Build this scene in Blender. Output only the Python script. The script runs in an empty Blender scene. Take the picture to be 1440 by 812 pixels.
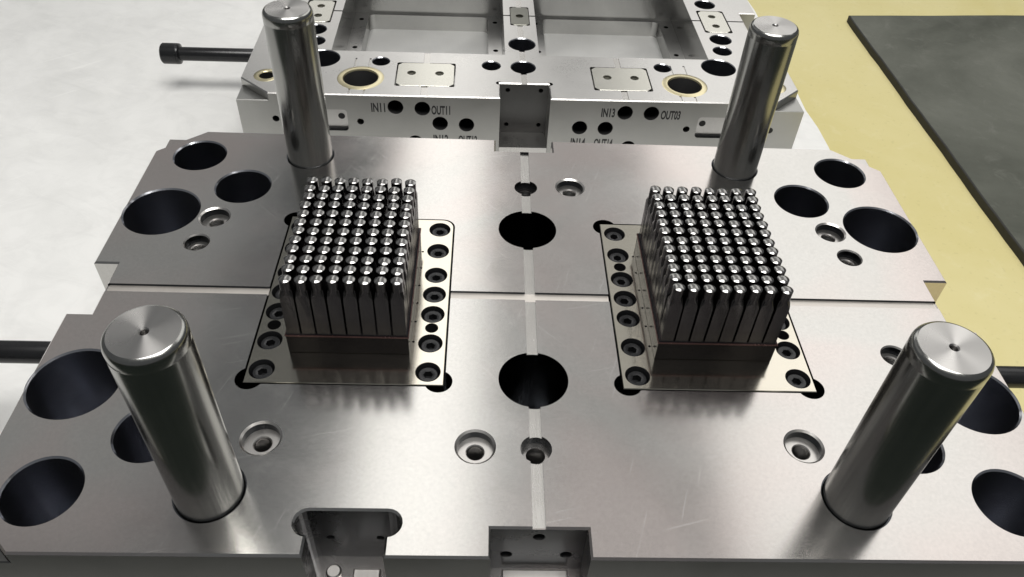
import bpy, bmesh, math, random
from mathutils import Vector, Matrix
from mathutils.geometry import delaunay_2d_cdt

U = 0.025            # one drawing unit is 25 mm
ZT = 7.5             # height of the front plate's top face above the floor, in units
random.seed(7)
scene = bpy.context.scene
col = scene.collection

# ------------------------------------------------------------------ camera
def look(yaw, pit, rol):
    f = Vector((math.sin(yaw)*math.cos(pit), math.cos(yaw)*math.cos(pit), -math.sin(pit)))
    r = Vector((math.cos(yaw), -math.sin(yaw), 0)); u = r.cross(f)
    r2 = math.cos(rol)*r + math.sin(rol)*u; u2 = -math.sin(rol)*r + math.cos(rol)*u
    return Matrix((r2, u2, -f)).transposed()
cam_data = bpy.data.cameras.new('camera'); cam = bpy.data.objects.new('camera', cam_data); col.objects.link(cam)
cam.matrix_world = Matrix.Translation(Vector((-1.51319, -17.73534, 17.42431+ZT))*U) @ look(0.0521686, 0.7665582, 0.0584247).to_4x4()
cam_data.sensor_width = 36.0; cam_data.lens = 36.0*1106.94/1440.0
cam_data.clip_start = 0.02; cam_data.clip_end = 200
scene.camera = cam

# ------------------------------------------------------------------ light
world = bpy.data.worlds.new('World'); scene.world = world; world.use_nodes = True
bg = world.node_tree.nodes['Background']
bg.inputs['Color'].default_value = (0.95, 0.98, 1.0, 1); bg.inputs['Strength'].default_value = 0.14
def lamp(name, loc, target, sx, sy, power, colour=(1, 0.98, 0.94)):
    l = bpy.data.lights.new(name, 'AREA'); l.shape = 'RECTANGLE'; l.size = sx; l.size_y = sy; l.energy = power; l.color = colour
    o = bpy.data.objects.new(name, l); col.objects.link(o); o.location = loc
    d = Vector(target)-Vector(loc); o.rotation_euler = d.to_track_quat('-Z', 'Y').to_euler()
    return o
lamp('ceiling_and_fill_lamp', (-0.32, 3.9, 2.9), (-0.32, 3.9, 0), 0.60, 6.0, 21)
lamp('ceiling_and_fill_lamp', (2.05, 4.6, 2.9), (2.05, 4.6, 0), 1.9, 7.4, 62)
lamp('ceiling_and_fill_lamp', (-2.6, 3.2, 2.9), (-2.6, 3.2, 0), 2.2, 4.2, 6)  # added dim fill, lifts the left side of the plate
lamp('ceiling_and_fill_lamp', (0.55, 3.6, 2.9), (0.55, 3.6, 0), 0.95, 5.6, 6)  # added fill for the dark gap between strip and right panel
lamp('ceiling_and_fill_lamp', (-1.0, 7.4, 2.9), (-1.0, 7.4, 0), 3.2, 3.6, 46)  # added far fill, brightens the top of the rear mould
lamp('ceiling_and_fill_lamp', (0.15, -0.35, 2.9), (0.15, -0.35, 0), 1.9, 1.3, 88)
vs = scene.view_settings
vs.view_transform = 'Standard'; vs.look = 'None'; vs.gamma = 1.0; vs.exposure = 0.0; vs.use_curve_mapping = False

# ------------------------------------------------------------------ materials
def base_mat(name):
    m = bpy.data.materials.new(name); m.use_nodes = True
    nt = m.node_tree; b = nt.nodes['Principled BSDF']
    return m, nt, b
def noise(nt, scale, detail=4, rough=0.55, stretch=(1, 1, 1), rot=0.0, dist=0.0):
    tc = nt.nodes.new('ShaderNodeTexCoord'); mp = nt.nodes.new('ShaderNodeMapping'); mp.vector_type = 'TEXTURE'
    mp.inputs['Scale'].default_value = tuple(1.0/q for q in stretch); mp.inputs['Rotation'].default_value = (0, 0, rot)
    n = nt.nodes.new('ShaderNodeTexNoise'); n.inputs['Scale'].default_value = scale
    n.inputs['Detail'].default_value = detail; n.inputs['Roughness'].default_value = rough; n.inputs['Distortion'].default_value = dist
    nt.links.new(tc.outputs['Object'], mp.inputs['Vector']); nt.links.new(mp.outputs['Vector'], n.inputs['Vector'])
    return n.outputs['Fac']
def ramp(nt, fac, stops):
    r = nt.nodes.new('ShaderNodeValToRGB'); e = r.color_ramp.elements
    while len(e) < len(stops): e.new(0.5)
    for k, (p, c) in enumerate(stops):
        e[k].position = p; e[k].color = (c[0], c[1], c[2], 1) if isinstance(c, tuple) else (c, c, c, 1)
    nt.links.new(fac, r.inputs['Fac']); return r.outputs['Color']
def mix(nt, a, b, fac, mode='MIX'):
    m = nt.nodes.new('ShaderNodeMix'); m.data_type = 'RGBA'; m.blend_type = mode
    for s, v in ((m.inputs['Factor'], fac), (m.inputs['A'], a), (m.inputs['B'], b)):
        if hasattr(v, 'is_linked'): nt.links.new(v, s)
        else: s.default_value = v if not isinstance(v, tuple) else (*v, 1)
    return m.outputs['Result']
def bump(nt, b, h, strength, dist):
    n = nt.nodes.new('ShaderNodeBump'); n.inputs['Strength'].default_value = strength; n.inputs['Distance'].default_value = dist
    nt.links.new(h, n.inputs['Height']); nt.links.new(n.outputs['Normal'], b.inputs['Normal'])
def steel(name, c0, c1, r0, r1, big=9.0, fine=(90, 6, 90), fine_scale=8.0, aniso=0.0, radial=False, bmp=0.02, smudge=0.0, fa=0.3, scratch=0.0, tint=None):
    m, nt, b = base_mat(name)
    b.inputs['Metallic'].default_value = 1.0
    n1 = noise(nt, big, 5, 0.6, dist=0.4); n2 = noise(nt, fine_scale, 3, 0.6, stretch=fine)
    c = ramp(nt, n1, [(0.32, c0), (0.68, c1)])
    c = mix(nt, c, ramp(nt, n2, [(0.3, 0.90), (0.7, 1.0)]), fa, 'MULTIPLY')
    if tint:
        n4 = noise(nt, 5.0, 3, 0.5, dist=0.8); c = mix(nt, c, tint, ramp(nt, n4, [(0.42, 0.0), (0.62, 0.8)]))
    if scratch:
        n5 = noise(nt, 420, 3, 0.7); c = mix(nt, c, ramp(nt, n5, [(0.3, 0.86), (0.7, 1.0)]), 0.45, 'MULTIPLY')
    sc = None
    if scratch:
        for rot, sc_, st, lo in ((0.25, 8.0, (2.0, 60, 2), 0.70), (-0.8, 8.0, (2.0, 65, 2), 0.71), (1.25, 9.0, (2.2, 60, 2), 0.705)):
            q = ramp(nt, noise(nt, sc_, 2, 0.4, stretch=st, rot=rot), [(lo, 0.0), (lo+0.05, scratch)])
            sc = q if sc is None else mix(nt, sc, q, 1.0, 'ADD')
        c = mix(nt, c, (0.80, 0.79, 0.78), sc)
    nt.links.new(c, b.inputs['Base Color'])
    rr = mix(nt, ramp(nt, n1, [(0.3, r0), (0.7, r1)]), ramp(nt, n2, [(0.3, r0), (0.7, r1)]), fa)
    if smudge:
        n3 = noise(nt, 26, 6, 0.7, dist=1.2)
        rr = mix(nt, rr, ramp(nt, n3, [(0.52, 0.0), (0.72, smudge)]), 1.0, 'ADD')
    if sc is not None: rr = mix(nt, rr, (0.45, 0.45, 0.45), sc)
    nt.links.new(rr, b.inputs['Roughness'])
    if aniso:
        b.inputs['Anisotropic'].default_value = aniso
        if radial:
            b.inputs['Anisotropic Rotation'].default_value = 0.25
            t = nt.nodes.new('ShaderNodeTangent'); t.direction_type = 'RADIAL'; t.axis = 'Z'
            nt.links.new(t.outputs['Tangent'], b.inputs['Tangent'])
    if bmp: bump(nt, b, n2, bmp, 0.0005)
    return m
M = {}
M['plate'] = steel('ground_steel', (0.56, 0.55, 0.53), (0.61, 0.60, 0.585), 0.145, 0.215, smudge=0.02, scratch=0.13, tint=(0.62, 0.555, 0.535), fine=(10, 80, 10), fine_scale=16, bmp=0.004)
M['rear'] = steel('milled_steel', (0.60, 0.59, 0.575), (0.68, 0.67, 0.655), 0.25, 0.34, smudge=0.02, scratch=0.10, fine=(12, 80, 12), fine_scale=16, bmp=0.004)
M['bore'] = steel('bored_steel', (0.46, 0.47, 0.51), (0.54, 0.55, 0.59), 0.14, 0.24, bmp=0.02)
M['seat'] = steel('counterbore_steel', (0.58, 0.56, 0.54), (0.66, 0.64, 0.62), 0.25, 0.34, bmp=0.02)
M['pillar'] = steel('polished_steel', (0.33, 0.33, 0.32), (0.40, 0.40, 0.38), 0.17, 0.25, fine=(120, 120, 3), fine_scale=6, bmp=0.006, fa=0.6)
M['pillar_top'] = steel('turned_steel', (0.46, 0.45, 0.44), (0.52, 0.51, 0.50), 0.26, 0.32, aniso=0.9, radial=True, bmp=0.0, fa=0.0)
M['insert'] = steel('insert_steel', (0.60, 0.57, 0.49), (0.66, 0.62, 0.54), 0.10, 0.17, fine=(8, 80, 8), fine_scale=6, bmp=0.012)
M['block'] = steel('dark_block_steel', (0.05, 0.047, 0.05), (0.075, 0.07, 0.072), 0.14, 0.22, bmp=0.012)
M['pin'] = steel('pin_steel', (0.14, 0.132, 0.134), (0.19, 0.18, 0.182), 0.16, 0.26, fine=(5, 5, 90), bmp=0.012)
M['tip'] = steel('lit_tip_steel', (0.25, 0.247, 0.243), (0.32, 0.315, 0.31), 0.15, 0.22, bmp=0.0)  # lighter than the pins: lamp glint on the tips put into the colour
M['brass'] = steel('bronze_bushing', (0.74, 0.66, 0.42), (0.80, 0.73, 0.50), 0.26, 0.36, bmp=0.015)
M['wear'] = steel('wear_plate_steel', (0.56, 0.55, 0.50), (0.64, 0.63, 0.58), 0.22, 0.30, fine=(10, 70, 10), fine_scale=6, bmp=0.02)
M['groove'] = steel('groove_steel', (0.55, 0.535, 0.51), (0.61, 0.595, 0.575), 0.22, 0.30, bmp=0.02)
M['wall'] = steel('shaded_wall_steel', (0.028, 0.031, 0.035), (0.045, 0.048, 0.053), 0.20, 0.30, bmp=0.0, fa=0.1)  # near-black colour paints the shade of recess walls and floors
M['blast'] = steel('pocket_floor_steel', (0.74, 0.74, 0.73), (0.80, 0.80, 0.79), 0.55, 0.65, bmp=0.01)
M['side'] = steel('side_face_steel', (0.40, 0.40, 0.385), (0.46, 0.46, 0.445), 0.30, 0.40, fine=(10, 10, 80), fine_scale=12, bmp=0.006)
M['rim'] = steel('copper_stained_steel', (0.17, 0.095, 0.092), (0.24, 0.15, 0.145), 0.20, 0.32, bmp=0.01)
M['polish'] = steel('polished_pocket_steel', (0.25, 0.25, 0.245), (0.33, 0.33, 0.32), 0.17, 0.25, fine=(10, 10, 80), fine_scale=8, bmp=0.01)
M['step'] = steel('joint_steel', (0.66, 0.62, 0.58), (0.74, 0.70, 0.66), 0.42, 0.52, bmp=0.01)
M['notch'] = steel('shaded_notch_steel', (0.095, 0.095, 0.094), (0.13, 0.13, 0.128), 0.32, 0.42, bmp=0.0)  # darkened steel, recess shade painted on the rear notch wall
M['flank'] = steel('shaded_flank_steel', (0.15, 0.15, 0.145), (0.20, 0.20, 0.195), 0.28, 0.38, bmp=0.0)  # darker copy of the plate steel, front-face shade painted in
M['thread'] = steel('shaded_thread_steel', (0.16, 0.155, 0.15), (0.24, 0.235, 0.23), 0.25, 0.35, bmp=0.0)  # darkened so the shade inside tapped holes is in the colour
M['key'] = steel('dark_key_steel', (0.20, 0.20, 0.18), (0.27, 0.27, 0.24), 0.32, 0.42, bmp=0.02)

def plain(name, c, rough, metal=0.0):
    m, nt, b = base_mat(name)
    n = noise(nt, 60, 4)
    nt.links.new(ramp(nt, n, [(0.3, tuple(x*0.8 for x in c)), (0.7, tuple(min(1, x*1.15) for x in c))]), b.inputs['Base Color'])
    b.inputs['Roughness'].default_value = rough; b.inputs['Metallic'].default_value = metal
    bump(nt, b, n, 0.03, 0.0005)
    return m
M['oxide'] = plain('black_oxide_steel', (0.018, 0.0185, 0.02), 0.26, 0.3)
M['hole'] = plain('hole_shade', (0.012, 0.012, 0.013), 0.6)  # near-black lining, paints the shade inside holes
M['ink'] = plain('engraving_paint', (0.02, 0.02, 0.022), 0.6)

def floor_white():
    m, nt, b = base_mat('white_coated_sheet')
    n1 = noise(nt, 3.2, 6, 0.6, dist=0.6); n2 = noise(nt, 22, 6, 0.65, dist=0.8); n3 = noise(nt, 5, 3, 0.5, stretch=(1, 16, 1), rot=0.7); n4 = noise(nt, 9, 5, 0.7, stretch=(1, 3, 1), rot=-0.4, dist=1.0)
    c = ramp(nt, n1, [(0.3, (0.71, 0.71, 0.70)), (0.7, (0.81, 0.81, 0.80))])
    c = mix(nt, c, ramp(nt, n2, [(0.35, 0.90), (0.6, 1.0)]), 0.7, 'MULTIPLY')
    c = mix(nt, c, ramp(nt, n4, [(0.36, 0.90), (0.50, 1.0)]), 0.45, 'MULTIPLY')
    c = mix(nt, c, ramp(nt, n3, [(0.68, 0.0), (0.76, 0.06)]), 1.0, 'ADD')
    nt.links.new(c, b.inputs['Base Color'])
    nt.links.new(ramp(nt, n2, [(0.3, 0.28), (0.7, 0.45)]), b.inputs['Roughness'])
    bump(nt, b, n2, 0.08, 0.002)
    return m
def floor_paint(name, ca, cb, cc, r0=0.5, r1=0.7):
    m, nt, b = base_mat(name)
    n1 = noise(nt, 2.6, 6, 0.6, dist=0.5); n2 = noise(nt, 30, 6, 0.7, dist=0.6); n3 = noise(nt, 160, 2, 0.5)
    c = ramp(nt, n1, [(0.32, ca), (0.68, cb)])
    c = mix(nt, c, cc, ramp(nt, n2, [(0.55, 0.0), (0.85, 0.5)]))
    c = mix(nt, c, ramp(nt, n3, [(0.28, 0.6), (0.36, 1.0)]), 0.18, 'MULTIPLY')
    nt.links.new(c, b.inputs['Base Color'])
    nt.links.new(ramp(nt, n2, [(0.3, r0), (0.7, r1)]), b.inputs['Roughness']); b.inputs['Specular IOR Level'].default_value = 0.10
    bump(nt, b, n2, 0.04, 0.002)
    return m
M['white'] = floor_white()
M['yellow'] = floor_paint('yellow_floor_paint', (0.57, 0.505, 0.235), (0.64, 0.58, 0.32), (0.69, 0.64, 0.42))
M['green'] = floor_paint('dark_green_floor_paint', (0.018, 0.024, 0.020), (0.026, 0.032, 0.027), (0.035, 0.04, 0.035))
M['mat'] = floor_paint('grey_rubber_board', (0.06, 0.064, 0.053), (0.15, 0.155, 0.135), (0.22, 0.22, 0.20), 0.55, 0.75)
M['mat_edge'] = plain('black_rubber_edge', (0.02, 0.02, 0.018), 0.7)

# ------------------------------------------------------------------ mesh helpers
def prop(o, label=None, category=None, group=None, kind=None):
    if label: o['label'] = label
    if category: o['category'] = category
    if group: o['group'] = group
    if kind: o['kind'] = kind
    return o
def empty(name, loc=(0, 0, 0), rz=0.0):
    o = bpy.data.objects.new(name, None); col.objects.link(o); o.location = Vector(loc)*U; o.rotation_euler = (0, 0, rz)
    o.empty_display_size = 0.02
    return o
class Shape:
    """collects faces in drawing units"""
    def __init__(s): s.v = []; s.f = []; s.m = []
    def add(s, vs, fs, mi=0):
        k = len(s.v); s.v += [tuple(p) for p in vs]
        for f in fs: s.f.append(tuple(i+k for i in f)); s.m.append(mi)
    def quad(s, a, b, c, d, mi=0): s.add([a, b, c, d], [(0, 1, 2, 3)], mi)
    def box(s, x0, x1, y0, y1, z0, z1, ch=0.0, mi=0):
        if not ch:
            p = [(x, y, z) for z in (z0, z1) for x, y in ((x0, y0), (x1, y0), (x1, y1), (x0, y1))]
            s.add(p, [(3, 2, 1, 0), (4, 5, 6, 7), (0, 1, 5, 4), (1, 2, 6, 5), (2, 3, 7, 6), (3, 0, 4, 7)], mi); return
        r = lambda d, z: [(x0+d, y0+d, z), (x1-d, y0+d, z), (x1-d, y1-d, z), (x0+d, y1-d, z)]
        p = r(ch, z0)+r(0, z0+ch)+r(0, z1-ch)+r(ch, z1)
        fs = [(3, 2, 1, 0), (12, 13, 14, 15)]
        for L in range(3):
            for k in range(4):
                a, b = L*4+k, L*4+(k+1) % 4; fs.append((a, b, b+4, a+4))
        s.add(p, fs, mi)
    def prism(s, poly, z0, z1, ch=0.0, mi=0):
        n = len(poly); rings = [(0, z0), (0, z1-ch)]+([(ch, z1)] if ch else [])
        p = []
        for d, z in rings: p += [(x, y, z) for x, y in (inset(poly, d) if d else poly)]
        fs = [tuple(range(n-1, -1, -1)), tuple(range(n*(len(rings)-1), n*len(rings)))]
        for L in range(len(rings)-1):
            for k in range(n):
                a, b = L*n+k, L*n+(k+1) % n; fs.append((a, b, b+n, a+n))
        s.add(p, fs, mi)
    def lathe(s, prof, cx=0, cy=0, n=48, close_end=True, mi=0, axis='Z', close_start=False):
        """revolve (r, z) pairs; axis Y means that z runs along +y and the circle lies in x, z"""
        p = []
        for r, z in prof:
            for k in range(n):
                t = 2*math.pi*k/n; a, b = r*math.cos(t), r*math.sin(t)
                if axis == 'Z': p.append((cx+a, cy+b, z))
                elif axis == 'Y': p.append((cx+a, z, cy+b))
                else: p.append((z, cx+a, cy+b))
        fs = []
        for L in range(len(prof)-1):
            for k in range(n):
                a, b = L*n+k, L*n+(k+1) % n; fs.append((a, b, b+n, a+n))
        if close_end: fs.append(tuple(range((len(prof)-1)*n, len(prof)*n)))
        if close_start: fs.append(tuple(range(n-1, -1, -1)))
        s.add(p, fs, mi)
    def build(s, name, mats, parent=None, zoff=ZT, smooth=None, flip=True):
        me = bpy.data.meshes.new(name)
        me.from_pydata([(x*U, y*U, (z+zoff)*U) for x, y, z in s.v], [], s.f)
        for m in (mats if isinstance(mats, list) else [mats]): me.materials.append(m)
        me.polygons.foreach_set('material_index', s.m)
        bm = bmesh.new(); bm.from_mesh(me)
        bmesh.ops.remove_doubles(bm, verts=bm.verts, dist=1e-6)
        if flip: bmesh.ops.recalc_face_normals(bm, faces=bm.faces)
        bm.to_mesh(me); bm.free(); me.update()
        if smooth:
            me.shade_smooth(); me.set_sharp_from_angle(angle=math.radians(smooth))
        o = bpy.data.objects.new(name, me); col.objects.link(o); o.parent = parent
        return o
def area(p): return 0.5*sum(p[i][0]*p[(i+1) % len(p)][1]-p[(i+1) % len(p)][0]*p[i][1] for i in range(len(p)))
def inset(poly, d):
    n = len(poly); out = []
    sg = 1 if area(poly) > 0 else -1
    for i in range(n):
        p0, p1, p2 = Vector(poly[i-1]), Vector(poly[i]), Vector(poly[(i+1) % n])
        e1 = (p1-p0).normalized(); e2 = (p2-p1).normalized()
        n1 = Vector((-e1.y, e1.x))*sg; n2 = Vector((-e2.y, e2.x))*sg
        b = n1+n2
        if b.length < 1e-6: out.append(tuple(p1+n1*d)); continue
        b.normalize(); out.append(tuple(p1+b*(d/max(0.35, b.dot(n1)))))
    return out
def circle(cx, cy, r, n=48): return [(cx+r*math.cos(2*math.pi*k/n), cy+r*math.sin(2*math.pi*k/n)) for k in range(n)]
def rect(x0, x1, y0, y1): return [(x0, y0), (x1, y0), (x1, y1), (x0, y1)]
def rrect(x0, x1, y0, y1, r, n=6):
    p = []
    for cx, cy, a in ((x1-r, y0+r, -90), (x1-r, y1-r, 0), (x0+r, y1-r, 90), (x0+r, y0+r, 180)):
        for k in range(n+1):
            t = math.radians(a+90*k/n); p.append((cx+r*math.cos(t), cy+r*math.sin(t)))
    return p
def inside(poly, x, y):
    c = False; n = len(poly); j = n-1
    for i in range(n):
        xi, yi = poly[i]; xj, yj = poly[j]
        if (yi > y) != (yj > y) and x < (xj-xi)*(y-yi)/(yj-yi)+xi: c = not c
        j = i
    return c
def terrace(s, regions, mapping=lambda x, y, h: (x, y, h), mi=0, wmi=None):
    """regions are painted in order: (polygon, height, wall) with height None for a void whose rim drops to wall (None: no wall)"""
    vs, es = [], []
    for poly, h, w, *_ in regions:
        k = len(vs); n = len(poly)
        vs += [Vector(p) for p in poly]; es += [(k+i, k+(i+1) % n) for i in range(n)]
    rv, re_, rf, *_ = delaunay_2d_cdt(vs, es, [], 0, 1e-5, True)
    boxes = [(min(p[0] for p in r[0]), max(p[0] for p in r[0]), min(p[1] for p in r[0]), max(p[1] for p in r[0])) for r in regions]
    hs = []; edges = {}; fms = []
    for fi, f in enumerate(rf):
        cx = sum(rv[i].x for i in f)/3; cy = sum(rv[i].y for i in f)/3
        cur = (None, None); fm = mi
        for (poly, h, w, *xm), b in zip(regions, boxes):
            if b[0] <= cx <= b[1] and b[2] <= cy <= b[3] and inside(poly, cx, cy): cur = (h, w); fm = xm[0] if xm else mi
        hs.append(cur); fms.append(fm)
        if cur[0] is not None: s.add([mapping(rv[i].x, rv[i].y, cur[0]) for i in f], [(0, 1, 2)], fm)
        for a, b in ((f[0], f[1]), (f[1], f[2]), (f[2], f[0])): edges.setdefault((min(a, b), max(a, b)), []).append(fi)
    for (a, b), fl in edges.items():
        if len(fl) != 2: continue
        (h1, w1), (h2, w2) = hs[fl[0]], hs[fl[1]]
        wm = mi if wmi is None else wmi
        if h1 is None: wm = max(wm, fms[fl[0]])
        if h2 is None: wm = max(wm, fms[fl[1]])
        if h1 is None and h2 is None: continue
        if h1 is None: h1 = w1
        if h2 is None: h2 = w2
        if h1 is None or h2 is None or abs(h1-h2) < 1e-6: continue
        A, B = rv[a], rv[b]
        s.quad(mapping(A.x, A.y, h1), mapping(B.x, B.y, h1), mapping(B.x, B.y, h2), mapping(A.x, A.y, h2), wm)
def outline(s, poly, c, z0, zt=0.0, grooves=(), skip=lambda a, b: False, mi=0, wall=lambda a, b: 0):
    """chamfer strip and side walls below a top face; returns the inner polygon"""
    pts = []
    n = len(poly)
    for i in range(n):
        a, b = Vector(poly[i]), Vector(poly[(i+1) % n]); ts = [0.0]
        for x0, x1, y0, y1, h in grooves:
            for ax, val in ((0, x0), (0, x1), (1, y0), (1, y1)):
                d = b[ax]-a[ax]
                if abs(d) > 1e-6:
                    t = (val-a[ax])/d
                    if 1e-4 < t < 1-1e-4: ts.append(t)
        for t in sorted(set(ts)): pts.append(tuple(a+(b-a)*t))
    ins = inset(pts, c); n = len(pts)
    for i in range(n):
        j = (i+1) % n; (ax, ay), (bx, by) = pts[i], pts[j]; (cx, cy), (dx, dy) = ins[i], ins[j]
        mx, my = (cx+dx)/2, (cy+dy)/2; zi = zt
        for x0, x1, y0, y1, h in grooves:
            if x0 < mx < x1 and y0 < my < y1: zi = h
        ze = min(zt-c, zi-0.002)
        s.quad((ax, ay, ze), (bx, by, ze), (dx, dy, zi), (cx, cy, zi), mi)
        if not skip(pts[i], pts[j]): s.quad((ax, ay, z0), (bx, by, z0), (bx, by, ze), (ax, ay, ze), wall(pts[i], pts[j]))
    return ins
def thread(r, z0, z1, pitch=0.085):
    p = []; z = z0; k = 0
    while z > z1: p.append((r if k % 2 == 0 else r-0.035, z)); z -= pitch/2; k += 1
    p.append((r-0.02, z1)); p.append((r-0.02, -4.2))
    return p
def hexagon(r, z, n=6, a0=0.3): return [(r*math.cos(a0+2*math.pi*k/n), r*math.sin(a0+2*math.pi*k/n), z) for k in range(n)]

# ------------------------------------------------------------------ setting: floor and sheets
FL = -ZT
g = Shape(); g.box(-160, 200, -160, 200, FL-4, FL-0.06)
prop(g.build('floor', M['yellow']), 'pale yellow painted workshop floor around the moulds', 'floor', kind='structure')
g = Shape()
edge = [(18.2+0.10*math.sin(k*0.9)+0.06*math.sin(k*2.3+1), -11.5+k*2.0) for k in range(60)]
g.prism([(-120, -11.5)]+edge+[(-120, edge[-1][1])], FL-0.055, FL, 0.0)
prop(g.build('floor_sheet', M['white']), 'white scuffed floor sheet lying under both mould halves', 'floor sheet', kind='structure')
g = Shape(); g.box(-120, 120, -150, -11.6, FL-0.055, FL-0.01)
prop(g.build('walkway', M['green']), 'dark green painted walkway in front of the mould', 'walkway', kind='structure')

g = Shape()
mp = [(24.75+0.30*(37.3-y)/32+0.02*math.sin(y*0.7)+0.015*math.sin(y*1.9), y) for y in [37.2-1.3*k for k in range(25)]]+[(62, 6.5), (62, 40.2)]+[(60-2.9*k, 40.0-0.23*k+0.04*math.sin(k*1.7)) for k in range(12)]
g.prism(mp, FL-0.058, FL+0.42, 0.03, 1)
top = inset(mp, 0.03)
g.add([(x, y, FL+0.424) for x, y in inset(mp, 0.10)], [tuple(range(len(mp)))], 0)
board = g.build('rubber_mat', [M['mat'], M['mat_edge']])
prop(board, 'thick dark grey rubber mat with black edge on yellow floor', 'mat')

# ------------------------------------------------------------------ front mould half
front = empty('mould_half')
prop(front, 'low wide steel mould half with four guide rods and two blocks of pins', 'mould')
W_, D_, LX, LY = 13.96, 8.82, 12.37, 7.40
def arc(cx, cy, r, a0, a1, n=10): return [(cx+r*math.cos(math.radians(a0+(a1-a0)*k/n)), cy+r*math.sin(math.radians(a0+(a1-a0)*k/n))) for k in range(n+1)]
P1 = [(-LX, -D_), (-5.6, -D_)]+arc(-5.6, -7.93, 0.33, 270, 90)+arc(-3.7, -7.93, 0.33, 90, -90)+[(-3.7, -D_),
      (-1.18, -D_), (-1.18, -8.04), (1.2, -8.04), (1.2, -D_), (LX, -D_), (W_, -LY), (W_, -1.13), (13.2, -1.13), (13.2, 1.11), (W_, 1.11),
      (W_, LY), (LX, D_), (1.1, D_), (1.1, 8.05), (-1.12, 8.05), (-1.12, D_), (-LX, D_), (-W_, LY), (-W_, 1.11), (-13.2, 1.11), (-13.2, -1.13), (-W_, -1.13), (-W_, -LY)]
P1 = [p for i, p in enumerate(P1) if i == 0 or (abs(p[0]-P1[i-1][0])+abs(p[1]-P1[i-1][1])) > 1e-4]
GV, GH, GD = 0.165, 0.17, -0.085
grooves = [(-GV, GV, -20, 20, GD), (-20, 20, -GH, GH, GD)]
s = Shape()
back_walls = lambda a, b: (abs(a[1]+7.6) < 0.01 and abs(b[1]+7.6) < 0.01) or (abs(a[1]+8.04) < 0.01 and abs(b[1]+8.04) < 0.01)
in_notch = lambda a, b: 5 if abs(a[1]+D_) < 0.01 and abs(b[1]+D_) < 0.01 else 2 if (a[1]+b[1])/2 < -7.55 and (a[1]+b[1])/2 > -8.75 and abs((a[0]+b[0])/2) < 6.1 else 0
ins = outline(s, P1, 0.055, -5.0, 0.0, grooves, skip=back_walls, wall=in_notch)
regs = [(ins, 0.0, None)]
def clip_groove(r): regs.append((r, GD, None, 1))
clip_groove(rect(-GV, GV, -8.04+0.055, 8.05-0.055))
regs.append((rect(-13.2+0.055, 13.2-0.055, -GH, GH), GD, None, 4))
holes = []
def big_hole(x, y, r, depth=4.8, c=0.05): regs.append((circle(x, y, r), None, None)); holes.append(('bored_hole', x, y, [(r, 0), (r-c, -c), (r-c, -depth)], M['bore'], 64))
def cbore(x, y, r, rim=0.06, seat=0.28, rt=0.225):
    regs.append((circle(x, y, r), None, None))
    holes.append(('threaded_hole', x, y, [(r, 0), (r-rim, -0.045), (r-rim, -seat), (rt+0.03, -seat), (rt, -seat-0.03)]+thread(rt, -seat-0.04, -1.6), [M['seat'], M['thread'], M['wall']], 48))
for sx in (-1, 1):
    big_hole(sx*12.235, 7.19, 0.98); big_hole(sx*10.21, 5.35, 1.0); big_hole(sx*12.64, 3.82, 1.30)
    big_hole(sx*12.71, -3.79, 1.26); big_hole(sx*12.21, -7.15, 0.99); big_hole(sx*10.15, -5.40, 0.95)
    cbore(sx*10.76, 3.56, 0.54); cbore(sx*11.01, 2.22, 0.43, 0.04, 0.32, 0.25)
    cbore(sx*10.95, -2.22, 0.43, 0.04, 0.32, 0.25); cbore(sx*7.235, -5.525, 0.55)
    for y in (-7.12, 7.37): regs.append((circle(sx*8.142, y, 0.89), None, None)); holes.append(('pillar_hole', sx*8.142, y, [(0.89, 0), (0.85, -0.04), (0.85, -1.3)], M['bore'], 64))
cbore(-1.61, -5.69, 0.55); cbore(1.64, 5.79, 0.55)
for y in (3.313, -3.374): regs.append((circle(0, y, 1.0, 64), None, -4.8, 2)); holes.append(('bored_hole', 0, y, [(0.999, -4.7), (0.6, -4.8)], M['bore'], 64))
for y in (5.70, -5.74):
    regs.append((circle(0, y, 0.42), -0.34, None)); regs.append((circle(0, y, 0.26), None, None))
    holes.append(('threaded_hole', 0, y, [(0.26, -0.34), (0.25, -0.36)]+thread(0.25, -0.37, -1.6), [M['seat'], M['thread'], M['wall']], 40))
# pockets for the two pin inserts, with relief bores at the corners
IX0, IX1, IY0, IY1 = 2.55, 8.14, -3.67, 3.68
for sx in (-1, 1):
    xa, xb = sorted((sx*(IX0-0.045), sx*(IX1+0.045)))
    if sx > 0: regs.append((rect(xa, xb, IY0-0.045, IY1+0.045), -0.9, None, 2))
    else: regs.append(([p for p in rrect(xa, xb, IY0-0.045, IY1+0.045, 0.42)], -0.9, None, 2))
    for x, y in ((IX0, IY0), (IX1, IY0), (IX0, IY1), (IX1, IY1)):
        if sx < 0 and x == IX0 and y == IY1: continue
        d = 0.15
        regs.append((circle(sx*(x+(d if x == IX0 else -d)), y+(d if y == IY0 else -d), 0.40, 32), -0.9, None, 2))
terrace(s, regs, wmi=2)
# corner ledges, notch floors, body underneath
for sx in (-1, 1):
    for sy in (-1, 1):
        t = [(sx*(LX+0.002), sy*D_), (sx*W_, sy*D_), (sx*W_, sy*(LY+0.002))]
        if area(t) < 0: t.reverse()
        s.prism(t, -5.0, -0.42, 0.03, 0 if sy > 0 else 5)
s.box(-5.99, -3.3, -D_+0.004, -7.55, -5.0, -2.35)
s.box(-1.17, 1.19, -D_+0.004, -8.0, -5.0, -2.05)
s.box(-1.1, 1.08, 8.0, D_-0.004, -5.0, -2.6)
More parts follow.
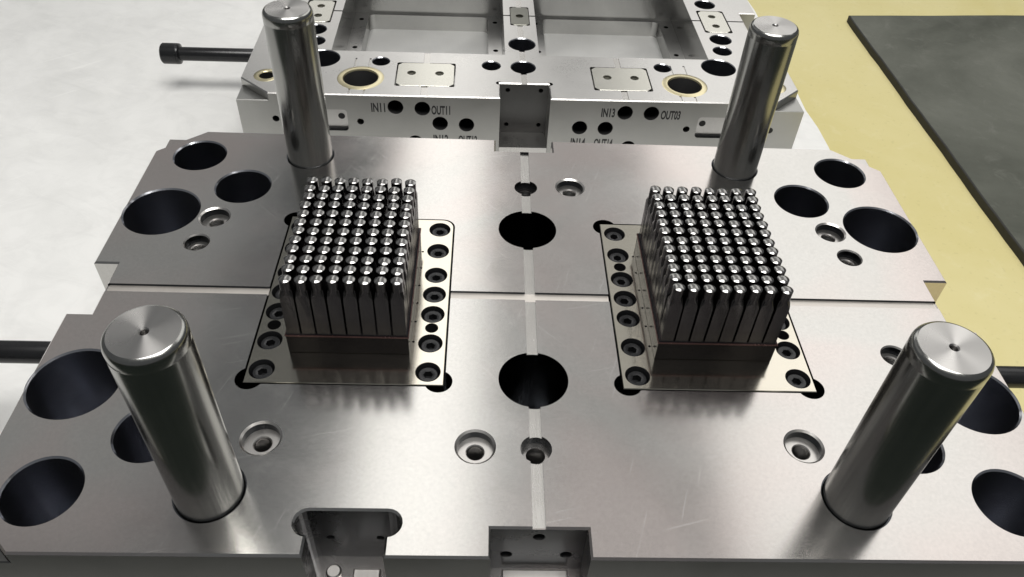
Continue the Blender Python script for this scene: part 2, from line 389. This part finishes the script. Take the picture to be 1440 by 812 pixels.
# the two back walls of the front notches, with bored holes
wregs = [(rect(-5.6, -3.7, -2.4, -0.055), 0.0, None)]+[(circle(x, z, 0.11, 20), None, None) for x, z in ((-5.25, -1.35), (-3.98, -1.35))]
terrace(s, wregs, lambda x, z, h: (x, -7.6, z), 2)
wregs = [(rect(-1.18, 1.2, -2.1, -0.055), 0.0, None)]+[(circle(x, z, 0.155, 24), None, None) for x, z in ((0.02, -0.42), (-0.76, -1.3), (0.76, -1.3))]
terrace(s, wregs, lambda x, z, h: (x, -8.04, z), 2)
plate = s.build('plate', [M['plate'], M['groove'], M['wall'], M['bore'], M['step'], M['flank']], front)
for nm, x, y, prof, m, n in holes:
    h = Shape(); h.lathe(prof, x, y, n)
    if isinstance(m, list): h.m = [1 if max(h.v[i][2] for i in f) < -0.31 and max(math.hypot(h.v[i][0]-x, h.v[i][1]-y) for i in f) < 0.258 else 0 for f in h.f]
    if isinstance(m, list):
        for q, f in enumerate(h.f):
            rr = [math.hypot(h.v[i][0]-x, h.v[i][1]-y) for i in f]
            if len(f) == 4 and max(rr)-min(rr) < 1e-4 and min(rr) > 0.27: h.m[q] = 2
    h.build(nm, m, front, smooth=40, flip=False)
for x, z, y, r in ((-5.25, -1.35, -7.6, 0.11), (-3.98, -1.35, -7.6, 0.11), (0.02, -0.42, -8.04, 0.155), (-0.76, -1.3, -8.04, 0.155), (0.76, -1.3, -8.04, 0.155)):
    h = Shape(); h.lathe([(r, y), (r, y+0.7)], x, z, 24, axis='Y'); h.build('side_hole', M['hole'], front, smooth=40, flip=False)
# raised machined lands on the floor of the rounded pocket
h = Shape(); h.lathe([(0.2, -2.36), (0.2, -2.2), (0.16, -2.16)], -5.2, -8.1, 24); h.build('pocket_boss', M['seat'], front, smooth=40)
h = Shape(); h.box(-4.7, -4.0, -8.7, -8.0, -2.36, -2.22, 0.03); h.build('pocket_land', M['seat'], front)
h = Shape(); h.box(-0.85, 0.85, -8.75, -8.12, -2.06, -1.95, 0.03); h.build('notch_block', M['seat'], front)
h = Shape(); h.box(-13.9, 13.9, -8.76, 8.76, FL, -5.0, 0.05); h.build('clamp_plate', M['flank'], front)

# ------------------------------------------------------------------ guide pillars
def pillar_meshes():
    b = Shape(); H = 5.795; R = 0.825
    b.lathe([(0.0001, -1.28), (R, -1.28), (R, 0.02), (R, H-0.40), (R-0.004, H-0.38), (R-0.004, H-0.36), (R, H-0.34), (R, H-0.16), (R-0.02, H-0.08), (R-0.055, H-0.03), (R-0.115, H)], n=96, close_end=False)
    t = Shape(); t.lathe([(R-0.115, H), (0.11, H), (0.085, H-0.03), (0.07, H-0.4)], n=96)
    return b, t
pb, pt = pillar_meshes()
labels = {(-1, -7.12): 'polished steel guide rod beside the rounded pocket in the plate edge',
          (1, -7.12): 'dark polished steel guide rod at plate corner farthest from the socket screw',
          (-1, 7.37): 'polished steel guide rod at plate corner facing the long black socket screw',
          (1, 7.37): 'dark polished steel guide rod at plate corner facing the grey mat'}
bm_mesh = tm_mesh = None
for (sx, y), lab in labels.items():
    r = empty('guide_rod', (sx*8.142, y, ZT-1.28)); prop(r, lab, 'guide rod', 'guide rods of the mould')
    if bm_mesh is None:
        o1 = pb.build('shaft', M['pillar'], r, zoff=1.28, smooth=35); bm_mesh = o1.data
        o2 = pt.build('end_face', M['pillar_top'], r, zoff=1.28, smooth=35, flip=False); tm_mesh = o2.data
    else:
        for nm, me in (('shaft', bm_mesh), ('end_face', tm_mesh)):
            o = bpy.data.objects.new(nm, me); col.objects.link(o); o.parent = r

# ------------------------------------------------------------------ pin inserts
PX, PITX, PITY, PY0 = 5.324, 2*1.4968/7, (2.0906+2.3412)/11, -2.3412
def pin_mesh():
    """square shank with arched flats, turned neck and low conical tip"""
    p = Shape(); a = 0.184; R = 0.168; zs, zh, zn, zt, zc = 1.36, 0.20, 1.66, 1.99, 2.085; m = 8
    ring = []
    for q in range(4):
        cs, sn = round(math.cos(q*math.pi/2)), round(math.sin(q*math.pi/2))
        rot = lambda x, y, z: (x*cs-y*sn, x*sn+y*cs, z)
        arch = [rot(a, -a*math.cos(math.pi*k/m), zs+zh*math.sin(math.pi*k/m)) for k in range(m+1)]
        flat = [rot(a, -a, 0), rot(a, a, 0)]+arch[::-1]
        p.add(flat, [tuple(range(len(flat)))])
        neck = [rot(R*math.cos(t), R*math.sin(t), zn) for t in (-math.pi/4+math.pi/2*k/m for k in range(m+1))]
        p.add(arch+neck, [(k, k+1, m+2+k, m+1+k) for k in range(m)])
        ring += neck[:-1]
    n = len(ring)
    up = [(x, y, zt) for x, y, z in ring]
    p.add(ring+up, [(k, (k+1) % n, n+(k+1) % n, n+k) for k in range(n)])
    p.add(up+[(0, 0, zc)], [(k, (k+1) % n, n) for k in range(n)], 1)
    return p
def screw_mesh():
    p = Shape(); n = 36; hexn = 6; rs = 0.145
    p.lathe([(0.285, -0.55), (0.285, -0.13), (0.265, -0.105), (0.20, -0.10)], n=n, close_end=False)
    # ring from circle to hexagonal socket
    c = [(0.20*math.cos(2*math.pi*k/n), 0.20*math.sin(2*math.pi*k/n), -0.10) for k in range(n)]
    hx = []
    for k in range(n):
        t = 2*math.pi*k/n; u = (t % (math.pi/3))-math.pi/6; r = rs*math.cos(math.pi/6)/math.cos(u); hx.append((r*math.cos(t), r*math.sin(t), -0.115))
    lo = [(x, y, -0.33) for x, y, z in hx]
    p.add(c+hx+lo, [(k, (k+1) % n, n+(k+1) % n, n+k) for k in range(n)]+[(n+k, n+(k+1) % n, 2*n+(k+1) % n, 2*n+k) for k in range(n)]+[tuple(range(2*n, 3*n))])
    return p
pin_data = screw_data = None
SY = [3.15, 2.04, 0.86, -0.03, -0.90, -2.09, -3.19]
for sx, lab in ((-1, 'block of dark steel pins on screwed plate, between rounded pocket and black socket screw'),
                (1, 'block of dark steel pins on screwed plate, on the grey mat side')):
    root = empty('pin_insert', (sx*PX, 0, ZT-0.9)); prop(root, lab, 'pin insert', 'pin inserts of the mould')
    ox = -sx*PX
    def put(shape, name, m, **kw):
        shape.v = [(x+ox, y, z) for x, y, z in shape.v]
        return shape.build(name, m, root, zoff=0.9, **kw)
    b = Shape(); xa, xb = sorted((sx*IX0, sx*IX1))
    ol = rect(xa, xb, IY0, IY1) if sx > 0 else rrect(xa, xb, IY0, IY1, 0.02)
    if sx < 0: # one rounded corner towards the mould centre, away from the front
        ol = [(xa, IY0), (xb, IY0)]+arc(xb-0.40, IY1-0.40, 0.40, 0, 90, 8)+[(xa, IY1)]
    ii = outline(b, ol, 0.02, -0.9, 0.012)
    rg = [(ii, 0.012, None)]
    dots = [1.99, 1.19, 0.37, -0.43, -1.22, -2.04]
    pins_holes = []
    for xs in (3.015, 7.71):
        for y in SY: rg.append((circle(sx*xs, y, 0.365, 32), None, None))
        yy = -1.47 if (sx < 0) == (xs < 5) else (1.45 if sx > 0 and xs < 5 else -1.47)
        rg.append((circle(sx*xs, yy, 0.20, 24), None, None)); pins_holes.append((sx*xs, yy, 0.20))
    for y in dots:
        for xs in (3.52, 7.13):
            rg.append((circle(sx*xs, y, 0.04, 12), None, None)); pins_holes.append((sx*xs, y, 0.04))
    terrace(b, rg)
    put(b, 'base_plate', M['insert'])
    for xs in (3.015, 7.71):
        for y in SY:
            h = Shape(); h.lathe([(0.365, 0.012), (0.35, -0.01), (0.35, -0.54)], sx*xs, y, 32); put(h, 'counterbore', M['oxide'], smooth=40, flip=False)
            if screw_data is None:
                so = screw_mesh().build('screw', M['oxide'], root, zoff=0.0, smooth=35, flip=False); screw_data = so.data
            else:
                so = bpy.data.objects.new('screw', screw_data); col.objects.link(so); so.parent = root
            so.location = Vector((sx*xs+ox, y, 0.9))*U; so.rotation_euler = (0, 0, random.uniform(0, 1))
    for x, y, r in pins_holes:
        h = Shape(); h.lathe([(r, 0.012), (r, -0.4)], x, y, 20); put(h, 'dowel_hole' if r > 0.1 else 'vent_hole', M['hole'], smooth=40, flip=False)
    # block below the pins
    b = Shape(); b.box(sx*PX-1.73, sx*PX+1.73, -2.545, 2.30, 0.012, 0.80, 0.02); put(b, 'pin_block', M['block'])
    b = Shape(); b.box(sx*PX-1.755, sx*PX+1.755, -2.57, 2.325, 0.70, 0.765, 0.012); put(b, 'block_rim', M['rim'])
    for i in range(8):
        for j in range(12):
            if pin_data is None:
                po = pin_mesh().build('pin', [M['pin'], M['tip']], root, zoff=0.0, smooth=18); pin_data = po.data
            else:
                po = bpy.data.objects.new('pin', pin_data); col.objects.link(po); po.parent = root
            po.location = Vector((-1.4968+i*PITX, PY0+j*PITY, 0.9+0.785+random.uniform(-0.010, 0.010)))*U
            po.rotation_euler = (random.gauss(0, 0.006), random.gauss(0, 0.006), random.choice((0, 1, 2, 3))*math.pi/2)

# ------------------------------------------------------------------ long socket screws in the sides
def lifting_screw(name, parent_loc, rz, label):
    r = empty(name, parent_loc, rz); prop(r, label, 'screw', 'long socket screws in the mould sides')
    b = Shape(); L0, L1 = -0.6, 5.85
    th = []
    z = L0
    k = 0
    while z < 1.05: th.append((0.375 if k % 2 == 0 else 0.34, z)); z += 0.05; k += 1
    b.lathe([(0.001, L0)]+th+[(0.36, 1.08), (0.385, 1.15), (0.385, L1)], 0, 0, 48, close_end=False, axis='X')
    b.build('shank', M['oxide'], r, zoff=0, smooth=30)
    h = Shape(); h.lathe([(0.385, L1-0.03), (0.5, L1), (0.57, L1+0.03), (0.585, L1+0.12), (0.57, L1+0.14), (0.585, L1+0.16), (0.585, L1+0.95), (0.53, L1+1.02), (0.34, L1+1.02), (0.30, L1+0.5)], 0, 0, 60, axis='X')
    h.build('head', M['oxide'], r, zoff=0, smooth=30)
    return r
lifting_screw('socket_screw', (-13.2, 0.0, ZT-3.15), math.pi, 'black socket screw in plate side by the guide rod at the rounded pocket')
lifting_screw('socket_screw', (13.2, -0.3, ZT-3.15), 0.0, 'black socket screw in plate side facing the grey mat')

# ------------------------------------------------------------------ rear mould half
RX, RY, RZ, RA = 0.356, 17.86, -2.47, 0.017
rear = empty('mould_half', (RX, RY, 0), RA)
prop(rear, 'steel mould half with two deep rectangular pockets and bronze bushings', 'mould')
RO = ZT+RZ           # adds up to the height of its top face
YC, HD = 7.40, 9.02  # centre line and half depth, counted from the bushing row
YF, YB = YC-HD, YC+HD
s = Shape()
cx_, cy_ = 12.40, 1.40
P2 = [(-cx_, YF), (-1.23, YF), (-1.23, -0.2), (1.23, -0.2), (1.23, YF), (cx_, YF), (W_, YF+cy_), (W_, YC-1.12), (13.0, YC-1.12), (13.0, YC+1.12), (W_, YC+1.12),
      (W_, YB-cy_), (cx_, YB), (-cx_, YB), (-W_, YB-cy_), (-W_, YC+1.12), (-13.0, YC+1.12), (-13.0, YC-1.12), (-W_, YC-1.12), (-W_, YF+cy_)]
on_front = lambda a, b: abs(a[1]-YF) < 0.01 and abs(b[1]-YF) < 0.01
on_notch = lambda a, b: abs(a[1]+0.2) < 0.01 and abs(b[1]+0.2) < 0.01
BOT = -RO
g2 = [(-0.15, 0.15, -20, 40, -0.04), (-30, 30, YC-0.06, YC+0.06, -0.04)]
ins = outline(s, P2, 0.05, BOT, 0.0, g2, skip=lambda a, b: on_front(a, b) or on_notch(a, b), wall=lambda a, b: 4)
regs = [(ins, 0.0, None), (rect(-0.15, 0.15, -0.2+0.05, YB-0.05), -0.04, None, 1), (rect(-13.0+0.05, 13.0-0.05, YC-0.06, YC+0.06), -0.04, None, 2)]
for sx in (-1, 1):
    for q in (-0.42, 0.30): regs.append((rect(sx*8.14+q-0.05, sx*8.14+q+0.05, YF+0.05, 2.0), -0.03, None, 1))
for sx in (-1, 1): regs.append((rect(sx*4.95-0.16, sx*4.95+0.16, YF+0.05, 2.75), -0.04, None, 1))
holes = []
def rhole(x, y, r, depth=4.6, c=0.04, nm='bored_hole', m='bore'): regs.append((circle(x, y, r, 40), None, None)); holes.append((nm, x, y, [(r, 0), (r-c, -c), (r-c, -depth)], M[m], 40))
for sx in (-1, 1):
    x0, x1 = sorted((sx*0.9, sx*9.95)); i0, i1 = sorted((sx*1.70, sx*9.10))
    regs.append((rect(x0, x1, 2.75, 12.15), -2.25, None))
    regs.append((rrect(i0, i1, 3.0, 11.88, 0.35), -3.2, None, 3))
    for yc in (YC+0.15, 3.5, 11.2):
        for xs in (1.27, 9.5): regs.append((circle(sx*xs, yc, 0.15, 20), -2.9, None))
for sx in (-1, 1):
    regs.append((circle(sx*8.14, 0, 1.15), None, None)); regs.append((circle(sx*12.75, 0.05, 0.63), None, None))
    rhole(sx*10.3, 1.92, 0.92); rhole(sx*11.12, 5.10, 0.62); rhole(sx*10.92, 3.77, 0.53); rhole(sx*11.15, 9.57, 0.62)
    rhole(sx*7.29, 1.73, 0.47); rhole(sx*12.95, 4.0, 0.22)
rhole(-1.64, 1.54, 0.50); rhole(0.0, 1.45, 0.66); rhole(0.03, 3.96, 0.74)
def pocket(x0, x1, y0, y1, r):
    regs.append((rrect(x0, x1, y0, y1, r), -0.35, None))
for sx in (-1, 1):
    x0, x1 = sorted((sx*3.48, sx*6.42)); pocket(x0-0.02, x1+0.02, -0.70, 1.66, 0.12)
    x0, x1 = sorted((sx*10.45, sx*12.0)); pocket(x0-0.02, x1+0.02, 5.92, 8.72, 0.12)
pocket(-0.53, 0.57, 6.18, 8.53, 0.12)
regs.append((circle(-1.28, -0.2, 0.15, 20), -2.8, None)); regs.append((circle(1.28, -0.2, 0.15, 20), -2.8, None))
terrace(s, regs, wmi=5)
for sx in (-1, 1):
    for ya, yb in ((YF, YF+cy_+0.002), (YB, YB-cy_-0.002)):
        t = [(sx*(cx_+0.002), ya), (sx*W_, ya), (sx*W_, yb)]
        if area(t) < 0: t.reverse()
        s.prism(t, BOT, -0.40, 0.03, 4)
s.box(-1.22, 1.22, YF+0.01, -0.15, BOT, -2.85)
fh = []
for x, z, r in ((-6.34, -0.64, 0.385), (-5.03, -0.69, 0.385), (-4.18, -1.51, 0.385), (-2.87, -1.56, 0.385), (-5.44, -2.62, 0.385), (-8.10, -1.49, 0.17), (-12.22, -1.42, 0.17),
                (4.98, -0.68, 0.385), (6.30, -0.69, 0.385), (2.80, -1.59, 0.385), (4.10, -1.60, 0.385), (5.40, -2.70, 0.385), (8.22, -1.55, 0.17), (12.5, -1.53, 0.17)):
    fh.append((x, z, r))
for sx in (-1, 1):
    x0, x1 = sorted((sx*1.23, sx*cx_))
    wr = [(rect(x0, x1, BOT, -0.05), 0.0, None)]
    wr += [(circle(x, z, r, 32), None, None) for x, z, r in fh if x*sx > 0 and abs(x) < cx_]
    a0, a1 = sorted((sx*8.72, sx*11.3)); wr.append((rrect(a0, a1, -2.04, -0.84, 0.18), 0.22, None, 0))
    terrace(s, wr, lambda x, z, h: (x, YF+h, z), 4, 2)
wr = [(rect(-1.23, 1.23, -2.9, -0.05), 0.0, None)]+[(circle(x, z, 0.12, 20), None, None) for x in (-0.82, 0.85) for z in (-0.38, -2.37)]
terrace(s, wr, lambda x, z, h: (x, -0.2+h, z), 6)
s.build('plate', [M['rear'], M['groove'], M['wall'], M['blast'], M['side'], M['polish'], M['notch']], rear, zoff=RO)
for nm, x, y, prof, m, n in holes:
    h = Shape(); h.lathe(prof, x, y, n); h.build(nm, m, rear, zoff=RO, smooth=40, flip=False)
for x, z, r in fh:
    h = Shape(); y0 = YF if abs(x) < cx_ else YF-0.003
    h.lathe([(r, YF), (r, YF+1.4)] if abs(x) < cx_ else [(r, YF-0.003), (r*0.5, YF-0.003)], x, z, 32, axis='Y'); h.build('water_port' if r > 0.3 else 'side_hole', M['hole'], rear, zoff=RO, smooth=40, flip=False)
for x in (-0.82, 0.85):
    for z in (-0.38, -2.37):
        h = Shape(); h.lathe([(0.12, -0.2), (0.12, 0.5)], x, z, 20, axis='Y'); h.build('side_hole', M['hole'], rear, zoff=RO, smooth=40, flip=False)
for sx in (-1, 1):
    for x in (9.04, 10.9):
        h = Shape(); h.lathe([(0.17, YF+0.215), (0.01, YF+0.215)], sx*x, -1.33, 20, axis='Y'); h.build('side_hole', M['hole'], rear, zoff=RO, flip=False)  # flat black discs stand in for the shade of hole depth
    # bushings
    h = Shape(); h.lathe([(1.15, -3), (1.15, 0.0), (1.10, 0.02), (0.88, 0.02), (0.83, -0.05)], sx*8.14, 0, 64, close_end=False); h.lathe([(0.83, -0.05), (0.83, -4.2)], sx*8.14, 0, 64, mi=1); h.build('bushing', [M['brass'], M['hole']], rear, zoff=RO, smooth=40, flip=False)
    h = Shape(); h.lathe([(0.63, -1), (0.63, 0.0), (0.60, 0.015), (0.40, 0.015), (0.36, -0.03)], sx*12.75, 0.05, 48, close_end=False); h.lathe([(0.36, -0.03), (0.36, -3)], sx*12.75, 0.05, 48, mi=1); h.build('bushing', [M['brass'], M['hole']], rear, zoff=RO, smooth=40, flip=False)
def wear_plate(x0, x1, y0, y1, screws, m, name, nch):
    b = Shape(); ol = []
    n = nch
    ol = [(x0+n, y0), (x1-n, y0), (x1, y0+n), (x1, y1-n), (x1-n, y1), (x0+n, y1), (x0, y1-n), (x0, y0+n)]
    ii = outline(b, ol, 0.015, -0.35, 0.01)
    rg = [(ii, 0.01, None)]+[(circle(x, y, 0.22, 24), -0.16, None) for x, y in screws]+[(circle(x, y, 0.13, 20), -0.33, None) for x, y in screws]
    terrace(b, rg); o = b.build(name, m, rear, zoff=RO)
    for x, y in screws:
        q = Shape(); q.lathe([(0.125, -0.33), (0.125, -0.2), (0.07, -0.19), (0.065, -0.26)], x, y, 20); q.build('screw', M['oxide'], o, zoff=RO, smooth=40)
for sx in (-1, 1):
    x0, x1 = sorted((sx*3.52, sx*6.38)); wear_plate(x0, x1, -0.66, 1.62, [(sx*4.26, 0.60), (sx*5.66, 0.60)], M['wear'], 'wear_plate', 0.22)
    x0, x1 = sorted((sx*10.5, sx*11.95)); wear_plate(x0, x1, 5.98, 8.66, [(sx*11.22, 6.75), (sx*11.22, 7.95)], M['wear'], 'wear_plate', 0.22)
wear_plate(-0.50, 0.54, 6.24, 8.47, [(0.02, 7.35)], M['key'], 'centre_key', 0.16)
# stamped lettering on the front face
def lettering(txt, x, z, h, w):
    cu = bpy.data.curves.new('lettering', 'FONT'); cu.body = txt; cu.align_x = 'CENTER'; cu.align_y = 'CENTER'; cu.size = 1.0; cu.extrude = 0.004; cu.offset = 0.032
    t = bpy.data.objects.new('lettering', cu); col.objects.link(t)
    dg = bpy.context.evaluated_depsgraph_get(); me = bpy.data.meshes.new_from_object(t.evaluated_get(dg))
    bpy.data.objects.remove(t); bpy.data.curves.remove(cu)
    xs = [v.co.x for v in me.vertices]; ys = [v.co.y for v in me.vertices]
    cx, cy, sw, sh = (max(xs)+min(xs))/2, (max(ys)+min(ys))/2, max(xs)-min(xs), max(ys)-min(ys)
    for v in me.vertices:
        v.co = Vector((x+(v.co.x-cx)/sw*w, YF-0.004-v.co.z, z+RO+(v.co.y-cy)/sh*h))*U
    me.materials.clear(); me.materials.append(M['ink'])
    o = bpy.data.objects.new('lettering', me); col.objects.link(o); o.parent = rear
for t, x, z, w in (('IN11', -7.18, -0.68, 0.68), ('OUT11', -4.13, -0.76, 0.92), ('IN13', 4.14, -0.70, 0.68), ('OUT03', 7.28, -0.76, 0.98),
                   ('IN12', -4.16, -2.42, 0.75), ('OUT12', -2.80, -2.44, 0.95), ('IN14', 2.80, -2.46, 0.75), ('OUT14', 4.10, -2.47, 0.95)):
    lettering(t, x, z, 0.50, w)
ca, sa = math.cos(RA), math.sin(RA)
lx, ly = -13.6, 7.05
lifting_screw('socket_screw', (RX+lx*ca-ly*sa, RY+lx*sa+ly*ca, RO-2.68), math.pi+RA, 'long black socket screw with full head showing, in side of the pocketed mould half')
